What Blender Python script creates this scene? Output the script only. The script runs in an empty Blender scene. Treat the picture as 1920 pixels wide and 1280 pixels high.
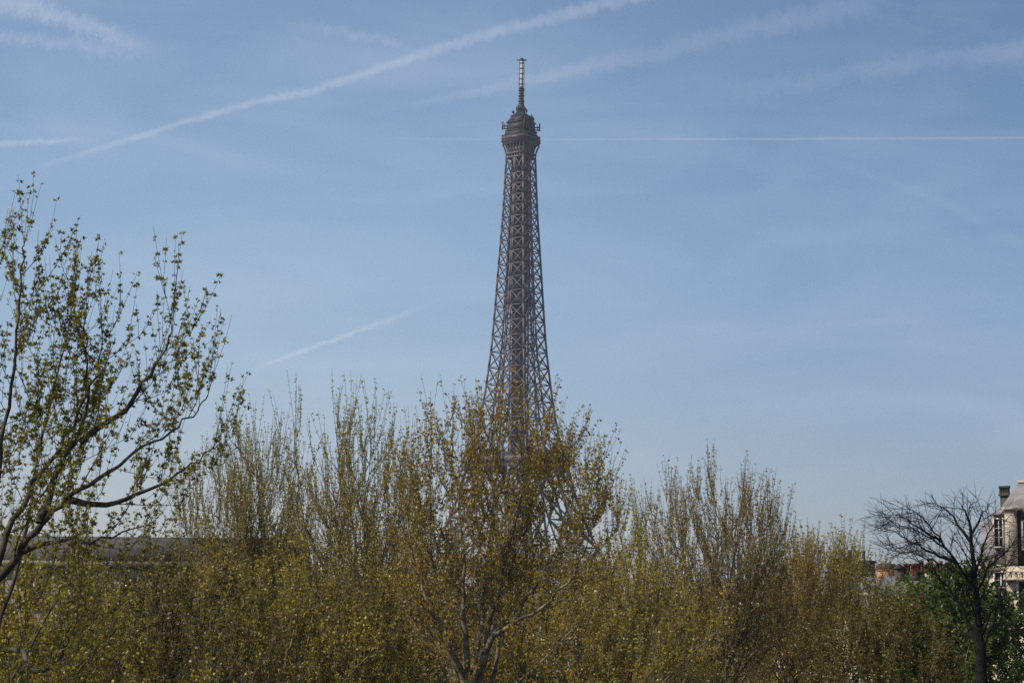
import bpy, math
import numpy as np
from mathutils import Matrix, Vector
R = math.radians
SC = bpy.context.scene
COL = SC.collection

# ------------------------------------------------------------------ camera
F = 3733.0                                   # focal length in photo pixels (1920 wide)
CAM = np.array([0.0, 0.0, 18.0])
PITCH, ROLL = R(7.78), R(0.6)
r0 = np.array([1.0, 0, 0])
fw = np.array([0, math.cos(PITCH), math.sin(PITCH)])
u0 = np.array([0, -math.sin(PITCH), math.cos(PITCH)])
RT = r0 * math.cos(ROLL) + u0 * math.sin(ROLL)
UP = -r0 * math.sin(ROLL) + u0 * math.cos(ROLL)
cd = bpy.data.cameras.new('camera')
cam = bpy.data.objects.new('camera', cd)
COL.objects.link(cam)
cam.matrix_world = Matrix(((RT[0], UP[0], -fw[0], CAM[0]), (RT[1], UP[1], -fw[1], CAM[1]),
                           (RT[2], UP[2], -fw[2], CAM[2]), (0, 0, 0, 1)))
cd.sensor_width = 36.0
cd.lens = 36.0 * F / 1920.0
cd.clip_start = 0.5
cd.clip_end = 300000.0
SC.camera = cam

def ray(px, py):
    return RT * (px - 960.0) / F + UP * (640.0 - py) / F + fw
def at(px, py, Y):
    d = ray(px, py)
    return CAM + d * (Y / d[1])

# ------------------------------------------------------------------ light
SUN_AZ, SUN_EL = R(-112), R(40)               # azimuth measured from +Y towards +X
world = bpy.data.worlds.new('World')
SC.world = world
world.use_nodes = True
wn, wl = world.node_tree.nodes, world.node_tree.links
wn.clear()
sky = wn.new('ShaderNodeTexSky'); sky.sky_type = 'NISHITA'; sky.sun_disc = False
sky.sun_elevation = SUN_EL; sky.sun_rotation = SUN_AZ
sky.altitude = 50; sky.air_density = 1.0; sky.dust_density = 0.6; sky.ozone_density = 3.2
bg = wn.new('ShaderNodeBackground'); bg.inputs[1].default_value = 0.109
wo = wn.new('ShaderNodeOutputWorld')
# thin high cirrus veil: streaky noise by direction
tc = wn.new('ShaderNodeTexCoord'); mp = wn.new('ShaderNodeMapping')
mp.inputs['Rotation'].default_value = (0, R(-9), R(10)); mp.inputs['Scale'].default_value = (5, 5, 22)
nz = wn.new('ShaderNodeTexNoise'); nz.inputs['Scale'].default_value = 1.3; nz.inputs['Detail'].default_value = 7
nz.inputs['Roughness'].default_value = 0.55; nz.inputs['Distortion'].default_value = 0.6
rp = wn.new('ShaderNodeMapRange'); rp.inputs[1].default_value = 0.42; rp.inputs[2].default_value = 0.8
rp.inputs[3].default_value = 0.0; rp.inputs[4].default_value = 0.16
mx = wn.new('ShaderNodeMix'); mx.data_type = 'RGBA'
mx.inputs[7].default_value = (6.6, 7.4, 8.4, 1)
wl.new(tc.outputs['Generated'], mp.inputs[0]); wl.new(mp.outputs[0], nz.inputs['Vector'])
wl.new(nz.outputs['Fac'], rp.inputs[0]); wl.new(rp.outputs[0], mx.inputs[0])
sp = wn.new('ShaderNodeSeparateXYZ'); wl.new(tc.outputs['Generated'], sp.inputs[0])
er = wn.new('ShaderNodeMapRange'); er.inputs[1].default_value = 0.0; er.inputs[2].default_value = 0.2
wl.new(sp.outputs[2], er.inputs[0])
lowc = wn.new('ShaderNodeMix'); lowc.data_type = 'RGBA'; lowc.inputs[6].default_value = (.80, .76, .90, 1); lowc.inputs[7].default_value = (1, 1, 1, 1)
wl.new(er.outputs[0], lowc.inputs[0])
mul = wn.new('ShaderNodeMix'); mul.data_type = 'RGBA'; mul.blend_type = 'MULTIPLY'; mul.inputs[0].default_value = 1.0
xr = wn.new('ShaderNodeMapRange'); xr.inputs[1].default_value = -0.12; xr.inputs[2].default_value = 0.27; xr.interpolation_type = 'SMOOTHSTEP'
wl.new(sp.outputs[0], xr.inputs[0])
sidec = wn.new('ShaderNodeMix'); sidec.data_type = 'RGBA'; sidec.inputs[6].default_value = (1.26, 1.2, 1.14, 1); sidec.inputs[7].default_value = (.78, .82, .88, 1)
wl.new(xr.outputs[0], sidec.inputs[0])
mu2 = wn.new('ShaderNodeMix'); mu2.data_type = 'RGBA'; mu2.blend_type = 'MULTIPLY'; mu2.inputs[0].default_value = 1.0
wl.new(lowc.outputs[2], mu2.inputs[6]); wl.new(sidec.outputs[2], mu2.inputs[7])
wl.new(sky.outputs[0], mul.inputs[6]); wl.new(mu2.outputs[2], mul.inputs[7])
wl.new(mul.outputs[2], mx.inputs[6]); wl.new(mx.outputs[2], bg.inputs[0]); wl.new(bg.outputs[0], wo.inputs[0])

sd = bpy.data.lights.new('sun', 'SUN'); sd.energy = 4.6; sd.angle = R(0.5); sd.color = (1.0, 0.93, 0.82)
sun = bpy.data.objects.new('sun', sd); COL.objects.link(sun)
sv = Vector((math.sin(SUN_AZ) * math.cos(SUN_EL), math.cos(SUN_AZ) * math.cos(SUN_EL), math.sin(SUN_EL)))
sun.rotation_euler = sv.to_track_quat('Z', 'Y').to_euler()
sun.location = (-60, 0, 90)
vs = SC.view_settings
vs.view_transform = 'Standard'; vs.look = 'None'; vs.gamma = 1.0; vs.use_curve_mapping = False
vs.exposure = 0.0
cy = SC.cycles
cy.max_bounces = 6; cy.diffuse_bounces = 2; cy.glossy_bounces = 2; cy.transmission_bounces = 3
cy.transparent_max_bounces = 16; cy.volume_bounces = 0
cy.sample_clamp_direct = 6.0; cy.sample_clamp_indirect = 2.0
cy.use_denoising = False; cy.denoiser = 'OPENIMAGEDENOISE'; cy.denoising_input_passes = 'RGB_ALBEDO_NORMAL'; cy.denoising_prefilter = 'ACCURATE'
USE_HAZE = True

# ------------------------------------------------------------------ materials
def mat(name, col, rough=0.8, col2=None, scale=3.0, spec=0.3, metal=0.0, stretch=None, lo=0.4, hi=0.6, bump=0.0):
    m = bpy.data.materials.new(name); m.use_nodes = True
    n, l = m.node_tree.nodes, m.node_tree.links
    b = n['Principled BSDF']
    b.inputs['Base Color'].default_value = (*col, 1)
    b.inputs['Roughness'].default_value = rough
    b.inputs['Specular IOR Level'].default_value = spec
    b.inputs['Metallic'].default_value = metal
    if col2 is not None:
        t = n.new('ShaderNodeTexCoord'); mp = n.new('ShaderNodeMapping')
        if stretch: mp.inputs['Scale'].default_value = stretch
        z = n.new('ShaderNodeTexNoise'); z.inputs['Scale'].default_value = scale; z.inputs['Detail'].default_value = 6
        r = n.new('ShaderNodeValToRGB')
        r.color_ramp.elements[0].position = lo; r.color_ramp.elements[0].color = (*col, 1)
        r.color_ramp.elements[1].position = hi; r.color_ramp.elements[1].color = (*col2, 1)
        l.new(t.outputs['Object'], mp.inputs[0]); l.new(mp.outputs[0], z.inputs['Vector'])
        l.new(z.outputs['Fac'], r.inputs[0]); l.new(r.outputs[0], b.inputs['Base Color'])
        if bump:
            bp = n.new('ShaderNodeBump'); bp.inputs['Strength'].default_value = bump; bp.inputs['Distance'].default_value = 0.03
            l.new(z.outputs['Fac'], bp.inputs['Height']); l.new(bp.outputs[0], b.inputs['Normal'])
    return m

def leaf_mat(name, cols, trans=0.5):
    m = bpy.data.materials.new(name); m.use_nodes = True
    n, l = m.node_tree.nodes, m.node_tree.links
    n.remove(n['Principled BSDF'])
    g = n.new('ShaderNodeNewGeometry'); r = n.new('ShaderNodeValToRGB')
    while len(r.color_ramp.elements) < len(cols): r.color_ramp.elements.new(0.5)
    for i, c in enumerate(cols):
        r.color_ramp.elements[i].position = i / (len(cols) - 1); r.color_ramp.elements[i].color = (*c, 1)
    d = n.new('ShaderNodeBsdfDiffuse'); t = n.new('ShaderNodeBsdfTranslucent')
    gl = n.new('ShaderNodeBsdfGlossy'); gl.inputs['Roughness'].default_value = 0.45
    gl.inputs['Color'].default_value = (0.9, 0.9, 0.9, 1)
    a = n.new('ShaderNodeMixShader'); a.inputs[0].default_value = trans
    b = n.new('ShaderNodeMixShader'); b.inputs[0].default_value = 0.03
    l.new(g.outputs['Random Per Island'], r.inputs[0])
    l.new(r.outputs[0], d.inputs[0]); l.new(r.outputs[0], t.inputs[0])
    l.new(d.outputs[0], a.inputs[1]); l.new(t.outputs[0], a.inputs[2])
    l.new(a.outputs[0], b.inputs[1]); l.new(gl.outputs[0], b.inputs[2])
    l.new(b.outputs[0], n['Material Output'].inputs[0])
    return m

M = {}
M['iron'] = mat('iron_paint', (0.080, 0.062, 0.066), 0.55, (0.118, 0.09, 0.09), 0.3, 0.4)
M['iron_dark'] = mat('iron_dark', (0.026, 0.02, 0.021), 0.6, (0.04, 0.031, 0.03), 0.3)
M['antenna'] = mat('antenna_white', (0.40, 0.39, 0.39), 0.5, (0.32, 0.31, 0.31), 0.8)
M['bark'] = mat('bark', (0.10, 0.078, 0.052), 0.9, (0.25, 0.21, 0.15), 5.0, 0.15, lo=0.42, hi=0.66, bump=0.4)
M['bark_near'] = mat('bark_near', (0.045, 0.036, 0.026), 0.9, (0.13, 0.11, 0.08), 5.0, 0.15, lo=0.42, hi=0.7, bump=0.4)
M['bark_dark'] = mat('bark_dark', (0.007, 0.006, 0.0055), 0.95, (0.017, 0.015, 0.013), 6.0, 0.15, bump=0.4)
M['leaf_yellow'] = leaf_mat('leaf_yellow_green', [(0.06, 0.058, 0.005), (0.19, 0.172, 0.010), (0.33, 0.29, 0.018), (0.21, 0.115, 0.012)])
M['leaf_brown'] = leaf_mat('leaf_olive_brown', [(0.12, 0.08, 0.006), (0.36, 0.24, 0.014), (0.48, 0.35, 0.025), (0.30, 0.14, 0.012)])
M['leaf_olive'] = leaf_mat('leaf_olive', [(0.11, 0.09, 0.007), (0.36, 0.28, 0.016), (0.50, 0.41, 0.03), (0.30, 0.155, 0.014)])
M['leaf_green'] = leaf_mat('leaf_green', [(0.03, 0.05, 0.005), (0.08, 0.13, 0.010), (0.17, 0.235, 0.018)])
M['leaf_moss'] = leaf_mat('leaf_moss', [(0.045, 0.038, 0.005), (0.165, 0.128, 0.008), (0.27, 0.212, 0.013), (0.18, 0.095, 0.009)])
M['seed'] = mat('seed_ball', (0.03, 0.018, 0.012), 0.95)
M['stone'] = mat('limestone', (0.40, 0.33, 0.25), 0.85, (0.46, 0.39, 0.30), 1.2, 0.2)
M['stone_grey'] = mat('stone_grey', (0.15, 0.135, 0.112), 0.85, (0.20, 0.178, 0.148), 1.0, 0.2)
M['brick'] = mat('brick_orange', (0.36, 0.17, 0.075), 0.9, (0.42, 0.24, 0.12), 2.0, 0.2)
M['zinc'] = mat('zinc', (0.15, 0.15, 0.16), 0.5, (0.20, 0.20, 0.21), 0.8, 0.4, 0.0, (3, 3, 0.4))
M['lead'] = mat('lead_roof', (0.06, 0.055, 0.048), 0.8, (0.09, 0.082, 0.07), 0.8)
M['slate'] = mat('slate', (0.085, 0.08, 0.085), 0.65, (0.12, 0.11, 0.112), 6.0, 0.3)
M['slate_light'] = mat('slate_light', (0.19, 0.175, 0.17), 0.6, (0.25, 0.23, 0.22), 3.0, 0.3)
M['clay'] = mat('clay_pot', (0.20, 0.075, 0.04), 0.85, (0.12, 0.05, 0.03), 3.0)
M['soot'] = mat('soot_masonry', (0.045, 0.037, 0.032), 0.9, (0.09, 0.07, 0.055), 2.0)
M['white'] = mat('white_paint', (0.72, 0.71, 0.68), 0.5)
M['glass'] = mat('window_glass', (0.03, 0.035, 0.04), 0.22, spec=0.5)
M['skyglass'] = mat('roof_glass', (0.35, 0.40, 0.44), 0.15, spec=0.7)
M['asphalt'] = mat('asphalt', (0.045, 0.045, 0.047), 0.9, (0.06, 0.06, 0.06), 0.5)
M['far_wall'] = mat('far_wall', (0.36, 0.32, 0.27), 0.9, (0.42, 0.38, 0.33), 0.05)

# ------------------------------------------------------------------ mesh helpers
class MB:
    """collects quads (and caps as quads/tris) and links them as one mesh object"""
    def __init__(s): s.v = []; s.q = []; s.t = []; s.n = 0; s.mi = []; s.cur = 0; s.ti = []
    def add(s, v, quads=None, tris=None):
        v = np.asarray(v, float).reshape(-1, 3)
        if quads is not None and len(quads):
            q = np.asarray(quads, int).reshape(-1, 4); s.q.append(q + s.n); s.mi.append(np.full(len(q), s.cur))
        if tris is not None and len(tris):
            t = np.asarray(tris, int).reshape(-1, 3); s.t.append(t + s.n); s.ti.append(np.full(len(t), s.cur))
        s.v.append(v); s.n += len(v)
    def hexa(s, c):
        s.add(c, [[0, 3, 2, 1], [4, 5, 6, 7], [0, 1, 5, 4], [1, 2, 6, 5], [2, 3, 7, 6], [3, 0, 4, 7]])
    def box(s, x0, x1, y0, y1, z0, z1):
        s.hexa([(x0, y0, z0), (x1, y0, z0), (x1, y1, z0), (x0, y1, z0), (x0, y0, z1), (x1, y0, z1), (x1, y1, z1), (x0, y1, z1)])
    def frustum(s, a0, b0, z0, a1, b1, z1, cx=0, cy=0):
        s.hexa([(cx - a0, cy - b0, z0), (cx + a0, cy - b0, z0), (cx + a0, cy + b0, z0), (cx - a0, cy + b0, z0),
                (cx - a1, cy - b1, z1), (cx + a1, cy - b1, z1), (cx + a1, cy + b1, z1), (cx - a1, cy + b1, z1)])
    def bar(s, p, q, w, h=None):
        s.tube(np.array([p, q], float), np.array([w, w]) * 0.7071, 4, caps=True)
    def tube(s, pts, rad, sides=5, caps=False):
        pts = np.asarray(pts, float); n = len(pts)
        rad = np.broadcast_to(np.asarray(rad, float), (n,))
        t = np.gradient(pts, axis=0); t /= np.linalg.norm(t, axis=1)[:, None] + 1e-12
        ref = np.array([0.0, 0, 1]) if abs(t[0, 2]) < 0.9 else np.array([0.0, 1, 0])
        a = np.cross(t, ref); a /= np.linalg.norm(a, axis=1)[:, None] + 1e-12
        b = np.cross(t, a)
        ang = np.arange(sides) * 2 * math.pi / sides + math.pi / 4
        ring = pts[:, None] + rad[:, None, None] * (np.cos(ang)[None, :, None] * a[:, None] + np.sin(ang)[None, :, None] * b[:, None])
        i = np.arange(n - 1)[:, None] * sides; j = np.arange(sides)[None]; k = (j + 1) % sides
        q = np.stack([i + j, i + k, i + sides + k, i + sides + j], -1).reshape(-1, 4)
        tr = None
        if caps:
            tr = [[0, x + 1, x] for x in range(1, sides - 1)] + [[(n - 1) * sides, (n - 1) * sides + x, (n - 1) * sides + x + 1] for x in range(1, sides - 1)]
        s.add(ring.reshape(-1, 3), q, tr)
    def lathe(s, prof, sides=12, cx=0, cy=0):
        prof = np.asarray(prof, float); n = len(prof)
        ang = np.arange(sides) * 2 * math.pi / sides
        v = np.stack([cx + prof[:, None, 0] * np.cos(ang), cy + prof[:, None, 0] * np.sin(ang), np.repeat(prof[:, 1:2], sides, 1)], -1)
        i = np.arange(n - 1)[:, None] * sides; j = np.arange(sides)[None]; k = (j + 1) % sides
        s.add(v.reshape(-1, 3), np.stack([i + j, i + k, i + sides + k, i + sides + j], -1).reshape(-1, 4))
    def prism(s, poly, y0, y1):
        """polygon in x,z extruded along y (convex, counter-clockwise seen from -y)"""
        n = len(poly)
        v = [(x, y0, z) for x, z in poly] + [(x, y1, z) for x, z in poly]
        s.add(v, [[i, (i + 1) % n, n + (i + 1) % n, n + i] for i in range(n)],
              [[0, i + 1, i] for i in range(1, n - 1)] + [[n, n + i, n + i + 1] for i in range(1, n - 1)])
    def mesh(s, name, mats):
        me = bpy.data.meshes.new(name)
        v = np.concatenate(s.v)
        q = np.concatenate(s.q) if s.q else np.zeros((0, 4), int)
        t = np.concatenate(s.t) if s.t else np.zeros((0, 3), int)
        mi = np.concatenate(s.mi + s.ti) if (s.mi or s.ti) else np.zeros(0, int)
        lv = np.concatenate([q.ravel(), t.ravel()]).astype(np.int32)
        ls = np.concatenate([np.arange(len(q)) * 4, len(q) * 4 + np.arange(len(t)) * 3]).astype(np.int32)
        me.vertices.add(len(v)); me.vertices.foreach_set('co', v.astype(np.float32).ravel())
        me.loops.add(len(lv)); me.loops.foreach_set('vertex_index', lv)
        me.polygons.add(len(ls)); me.polygons.foreach_set('loop_start', ls)
        me.polygons.foreach_set('material_index', mi.astype(np.int32))
        me.update(calc_edges=True); me.validate()
        for m in (mats if isinstance(mats, (list, tuple)) else [mats]): me.materials.append(m)
        return me
    def build(s, name, mats, parent=None):
        return link(name, s.mesh(name, mats), parent)

def link(name, data, parent=None):
    o = bpy.data.objects.new(name, data); COL.objects.link(o)
    if parent is not None: o.parent = parent
    return o
def thing(name, label, cat, loc=(0, 0, 0), rz=0.0, group=None):
    o = link(name, None); o.location = loc; o.rotation_euler = (0, 0, rz)
    return tag(o, label, cat, group)
def tag(o, label, cat, group=None):
    o['label'] = label; o['category'] = cat
    if group: o['group'] = group
    return o
def copy_tree(o, parent=None):
    c = o.copy(); COL.objects.link(c)
    if parent is not None: c.parent = parent
    for ch in list(o.children): copy_tree(ch, c)
    return c

# ------------------------------------------------------------------ ground
def ground_z(y):
    t = min(1.0, max(0.0, (y - 320.0) / 480.0)); return -19.1 * t * t * (3 - 2 * t)
ys = [-200, 0, 150] + list(range(300, 861, 40)) + [1000, 2000, 3600]
xs = [-2200, -600, -200, 200, 600, 2200]
g = MB()
g.add([(x, y, ground_z(y)) for y in ys for x in xs],
      [[j * 6 + i, j * 6 + i + 1, (j + 1) * 6 + i + 1, (j + 1) * 6 + i] for j in range(len(ys) - 1) for i in range(5)])
go = g.build('ground', M['asphalt']); go['kind'] = 'structure'

# ------------------------------------------------------------------ lattice tower
TD = 994.0
tx = float(at(976.5, 300, TD)[0])
def hz(py): return float(at(976.5, py, TD)[2]) + 19.1            # photo row -> height above the tower's foot
def sc_at(h): return F / (TD * math.cos(PITCH) + (h - 37.1) * math.sin(PITCH))   # px per metre
tab = [(300, 27.2), (405, 32.5), (521, 41.3), (560, 44.0), (650, 50.8), (740, 62.5), (800, 73.0), (835, 81.0)]
hh = [hz(p) for p, _ in tab]; aa = [hp / 0.986 / sc_at(h) / math.sqrt(2) for (p, hp), h in zip(tab, hh)]
hh = hh[::-1]; aa = aa[::-1]
H2 = hz(858)
Hs = np.array([0, 20, 40, 57, 80, 100, H2] + hh); As = np.array([62, 50, 40, 33.5, 25, 19.8, 17.2] + aa)
def A(h): return float(np.interp(h, Hs, As))
def W(h):                                     # width of one leg's panel
    return float(np.interp(h, [0, 57, H2, hz(740), hz(560), 400], [25.0, 14.5, 0.62 * 17.2, 0.76 * A(hz(740)), 0.93 * A(hz(560)), 0.93 * A(hz(560))])) if h < hz(560) else 0.93 * A(h)
tower = thing('lattice_tower', 'tall brown iron lattice tower with antenna rising behind the budding trees', 'tower',
              (tx, TD, -19.1), R(45 + 9.6))
HT = hz(297)
lv = [0, 14, 28, 42, 57, 70, 84, 98, H2]
h = H2
while h < HT - 3:
    step = max(5.6, 0.92 * W(h) * 1.0); h = min(h + step, HT)
    if HT - h < 3: h = HT
    lv.append(h)
for sx in (-1, 1):
    for sy in (-1, 1):
        b = MB()
        for k in range(len(lv) - 1):
            z0, z1 = lv[k], lv[k + 1]; a0, a1, w0, w1 = A(z0), A(z1), W(z0), W(z1)
            c0 = [(a0, a0), (a0 - w0, a0), (a0 - w0, a0 - w0), (a0, a0 - w0)]
            c1 = [(a1, a1), (a1 - w1, a1), (a1 - w1, a1 - w1), (a1, a1 - w1)]
            P0 = [np.array([sx * x, sy * y, z0]) for x, y in c0]; P1 = [np.array([sx * x, sy * y, z1]) for x, y in c1]
            th = 1.05 if z0 < H2 else 0.78
            tb = 0.75 if z0 < H2 else 0.42
            for i in range(4):
                j = (i + 1) % 4
                b.bar(P0[i], P1[i], th * (1.0, .85, .6, .85)[i])
                if z0 > 0: b.bar(P0[i], P0[j], tb * (1.05 if i in (0, 3) else .7))
                if i in (0, 3) or z0 < H2:
                    b.bar(P0[i], P1[j], tb); b.bar(P0[j], P1[i], tb)
                else: b.bar(P0[i], P1[j], tb * .55) if k % 2 else b.bar(P0[j], P1[i], tb * .55)
        b.build('leg', M['iron'], tower)
# bracing between the legs on each face, above the second floor
for f in range(4):
    b = MB(); ca, sa = math.cos(f * math.pi / 2), math.sin(f * math.pi / 2)
    def rot(x, y, z): return np.array([ca * x - sa * y, sa * x + ca * y, z])
    for k in range(len(lv) - 1):
        z0, z1 = lv[k], lv[k + 1]
        if z0 < H2 - 1: continue
        g0, g1 = A(z0) - W(z0), A(z1) - W(z1)
        if g0 < 1.3: continue
        p = [rot(-g0, -A(z0), z0), rot(g0, -A(z0), z0), rot(g1, -A(z1), z1), rot(-g1, -A(z1), z1)]
        b.bar(p[0], p[1], 0.5)
        b.bar(p[0], p[2], 0.38); b.bar(p[1], p[3], 0.38)
    b.build('face_bracing', M['iron'], tower)
    # the great arch below the first floor
    b = MB(); n = 22; P = []; Q = []
    for i in range(n + 1):
        t = math.pi * i / n
        for rr, ll in ((37.0, P), (40.5, Q)):
            z = 8 + (rr + 3) * math.sin(t); ll.append(rot(-rr * math.cos(t), -min(A(max(z, 0)) - 0.5, 60), z))
    b.tube(P, 0.6, 4); b.tube(Q, 0.6, 4)
    for i in range(n): b.bar(P[i], Q[i + 1], 0.4); b.bar(Q[i], P[i + 1], 0.4)
    b.build('arch', M['iron'], tower)
# lift shaft in the core
b = MB(); s = 2.3; z = H2
while z < HT - 1:
    z1 = min(z + 3.2, HT)
    for i in range(4):
        x0, y0 = [(s, s), (-s, s), (-s, -s), (s, -s)][i]; x1, y1 = [(-s, s), (-s, -s), (s, -s), (s, s)][i]
        b.bar((x0, y0, z), (x0, y0, z1), 0.7)
        b.bar((x0, y0, z), (x1, y1, z), 0.55); b.bar((x0, y0, z), (x1, y1, z1), 0.45); b.bar((x1, y1, z), (x0, y0, z1), 0.45)
        b.bar(((x0 + x1) / 2, (y0 + y1) / 2, z), ((x0 + x1) / 2, (y0 + y1) / 2, z1), 0.6)
    z = z1
b.box(-0.9, 0.9, -0.25, 0.25, H2, HT); b.box(-0.25, 0.25, -0.9, 0.9, H2, HT)
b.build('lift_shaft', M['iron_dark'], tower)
# stair coiling in one corner of the core
b = MB(); pts = []
for i in range(240):
    t = i / 239; an = t * 62 * math.pi / 2
    pts.append((3.0 * math.cos(an), 3.0 * math.sin(an), H2 + t * (hz(420) - H2)))
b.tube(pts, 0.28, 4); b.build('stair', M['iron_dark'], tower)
# floors
def ring_floor(name, h, a, inner, t, rail):
    b = MB()
    for (x0, x1, y0, y1) in ((-a, a, -a, -inner), (-a, a, inner, a), (-a, -inner, -inner, inner), (inner, a, -inner, inner)):
        b.box(x0, x1, y0, y1, h, h + t)
    o = b.build(name, M['iron'], tower)
    r = MB()
    n = int(2 * a / 2.0)
    for sgn in (-1, 1):
        for i in range(n + 1):
            u = -a + 2 * a * i / n
            r.bar((u, sgn * a, h + t), (u, sgn * a, h + t + rail), 0.22); r.bar((sgn * a, u, h + t), (sgn * a, u, h + t + rail), 0.22)
        r.bar((-a, sgn * a, h + t + rail), (a, sgn * a, h + t + rail), 0.3); r.bar((sgn * a, -a, h + t + rail), (sgn * a, a, h + t + rail), 0.3)
    r.build('railing', M['iron'], o)
    return o
o = ring_floor('first_floor', 55.5, 35.5, 14, 3.2, 1.5)
b = MB()
for sx in (-1, 1): b.box(sx * 22 - 5, sx * 22 + 5, -20, 20, 58.8, 64)
b.build('pavilion', M['iron_dark'], o)
o = ring_floor('second_floor', H2 - 3.0, 20.0, 6, 2.6, 1.6)
b = MB(); b.frustum(17.5, 17.5, H2 - 7.0, 19.4, 19.4, H2 - 3.02); b.build('corbel', M['iron'], o)
b = MB()
for x, y in ((-10, -10), (10, -10), (10, 10), (-10, 10)): b.box(x - 4, x + 4, y - 4, y + 4, H2 - 0.35, H2 + 4.2)
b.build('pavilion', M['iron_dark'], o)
# mid-height landing
hm = hz(562)
b = MB(); b.lathe([(0.1, hm - 4.2), (4.2, hm - 4.2), (7.6, hm - 2.4), (8.1, hm - 2.0), (8.1, hm - 0.4), (7.7, hm), (7.7, hm + 2.9), (6.0, hm + 3.2), (0.1, hm + 3.2)], 8)
b.build('landing', M['iron_dark'], tower)
# flared neck under the gallery
hg = hz(273)
b = MB(); n = 9
neck_a = lambda t: A(HT) + (6.75 - A(HT)) * (t ** 2.2)
for f in range(4):
    ca, sa = math.cos(f * math.pi / 2), math.sin(f * math.pi / 2)
    for u in (-1, -0.62, -0.3, 0, 0.3, 0.62):
        b.tube([(ca * neck_a(t) * u + sa * neck_a(t), sa * neck_a(t) * u - ca * neck_a(t), HT + (hg - HT) * t) for t in np.linspace(0, 1, n)], 0.42, 4)
    for zt in (0.0, 0.3):
        a_ = neck_a(zt); z_ = HT + (hg - HT) * zt
        b.bar((ca * -a_ + sa * a_, sa * -a_ - ca * a_, z_), (ca * a_ + sa * a_, sa * a_ - ca * a_, z_), 0.9)
b.frustum(A(HT) - 1.0, A(HT) - 1.0, HT, 5.2, 5.2, hg)
b.build('neck', M['iron'], tower)
# gallery and summit
b = MB()
zt = [hz(p) for p in (273, 268, 256, 248, 241, 232, 226, 219, 212, 205, 200)]
b.frustum(6.6, 6.6, zt[0], 7.15, 7.15, zt[1]); b.frustum(7.15, 7.15, zt[1], 7.0, 7.0, zt[2])
o = b.build('gallery', M['iron'], tower)
r = MB()
for f in range(4):
    ca, sa = math.cos(f * math.pi / 2), math.sin(f * math.pi / 2)
    for i in range(15):
        u = -6.85 + 13.7 * i / 14
        r.bar((ca * u + sa * 7.18, sa * u - ca * 7.18, zt[1] + .2), (ca * u * .98 + sa * 7.0, sa * u * .98 - ca * 7.0, zt[2] + 0.1), 0.2)
    for zz, ee in ((zt[1], 7.22), (zt[2], 7.06), (zt[1] + 1.7, 7.16)):
        r.bar((ca * -ee + sa * ee, sa * -ee - ca * ee, zz), (ca * ee + sa * ee, sa * ee - ca * ee, zz), 0.34)
r.build('railing', M['iron_dark'], o)
b = MB(); b.frustum(6.2, 6.2, zt[2], 5.7, 5.7, zt[3]); b.frustum(5.95, 5.95, zt[3], 5.95, 5.95, zt[3] + 0.5)
b.frustum(5.2, 5.2, zt[3] + .5, 5.1, 5.1, zt[5]); b.frustum(5.6, 5.6, zt[5], 5.4, 5.4, zt[5] + 0.7)
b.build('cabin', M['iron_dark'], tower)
b = MB(); b.frustum(5.0, 5.0, zt[5] + .7, 3.6, 3.6, zt[7]); b.frustum(3.9, 3.9, zt[7], 3.9, 3.9, zt[7] + .45)
b.frustum(3.0, 3.0, zt[7] + .45, 1.9, 1.9, zt[8]); b.lathe([(2.1, zt[8]), (2.1, zt[9]), (2.6, zt[9]), (2.6, zt[9] + .5), (1.7, zt[9] + .5), (1.4, zt[10]), (0.1, zt[10])], 10)
rng = np.random.default_rng(5)
for i in range(60):                       # the clutter of aerials round the top
    an = rng.uniform(0, 6.283); t = rng.uniform(0, 1); rr = 6.3 * (1 - t) + 2.0 * t
    q = max(abs(math.cos(an)), abs(math.sin(an))); z0 = zt[5] + (zt[9] - zt[5]) * t
    x, y = rr * math.cos(an) / q * .93, rr * math.sin(an) / q * .93
    b.bar((x * .6, y * .6, z0 - .6), (x, y, z0), 0.16); b.bar((x, y, z0 - .5), (x, y, z0 + rng.uniform(.8, 2.4)), 0.17)
    if i % 4 == 0: b.box(x - .4, x + .4, y - .4, y + .4, z0, z0 + 1.0)
b.build('lantern', M['iron_dark'], tower)
for an in (R(45), R(135), R(225), R(315)):
    b = MB()
    x, y = 9.6 * math.cos(an), 9.6 * math.sin(an)
    for zz in (hz(243), hz(238)): b.bar((x * .6, y * .6, zz), (x, y, zz), 0.6)
    b.bar((x, y, hz(245)), (x, y, hz(230)), 0.5); b.bar((x * .9, y * .9, hz(243)), (x * .9, y * .9, hz(234)), 0.3)
    b.build('aerial_bracket', M['iron_dark'], tower)
zm0, zm1, zm2 = hz(200), hz(163), hz(114)
b = MB(); prof = [(2.0, zm0 - 2), (1.55, zm0 + 1.0)]
for i, p in enumerate((194, 190, 185, 180, 175, 170, 166)):
    z_ = hz(p); w = 1.6 if i % 2 else 1.45
    prof += [(1.05, z_ - .55), (w, z_ - .35), (w, z_ + .25), (1.05, z_ + .45)]
prof += [(0.95, zm1), (0.05, zm1)]
b.lathe(prof, 8); mast = b.build('mast', M['iron_dark'], tower)
b = MB(); b.lathe([(0.8, zm1), (0.75, zm2), (0.05, zm2)], 8)
rad = b.build('antenna', M['antenna'], tower)
b = MB()
for i in range(5):
    z_ = zm1 + (zm2 - zm1) * (i + .5) / 5; b.box(-.86, .86, -.86, .86, z_ - .25, z_ + .25)
b.bar((0.9, -.9, zm1), (0.85, -.85, zm2), 0.22); b.bar((-.9, .9, zm1), (-.85, .85, zm2), 0.22)
b.build('antenna_band', M['iron'], rad)
b = MB(); ca, sa = math.cos(-R(54.6)), math.sin(-R(54.6))
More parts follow.
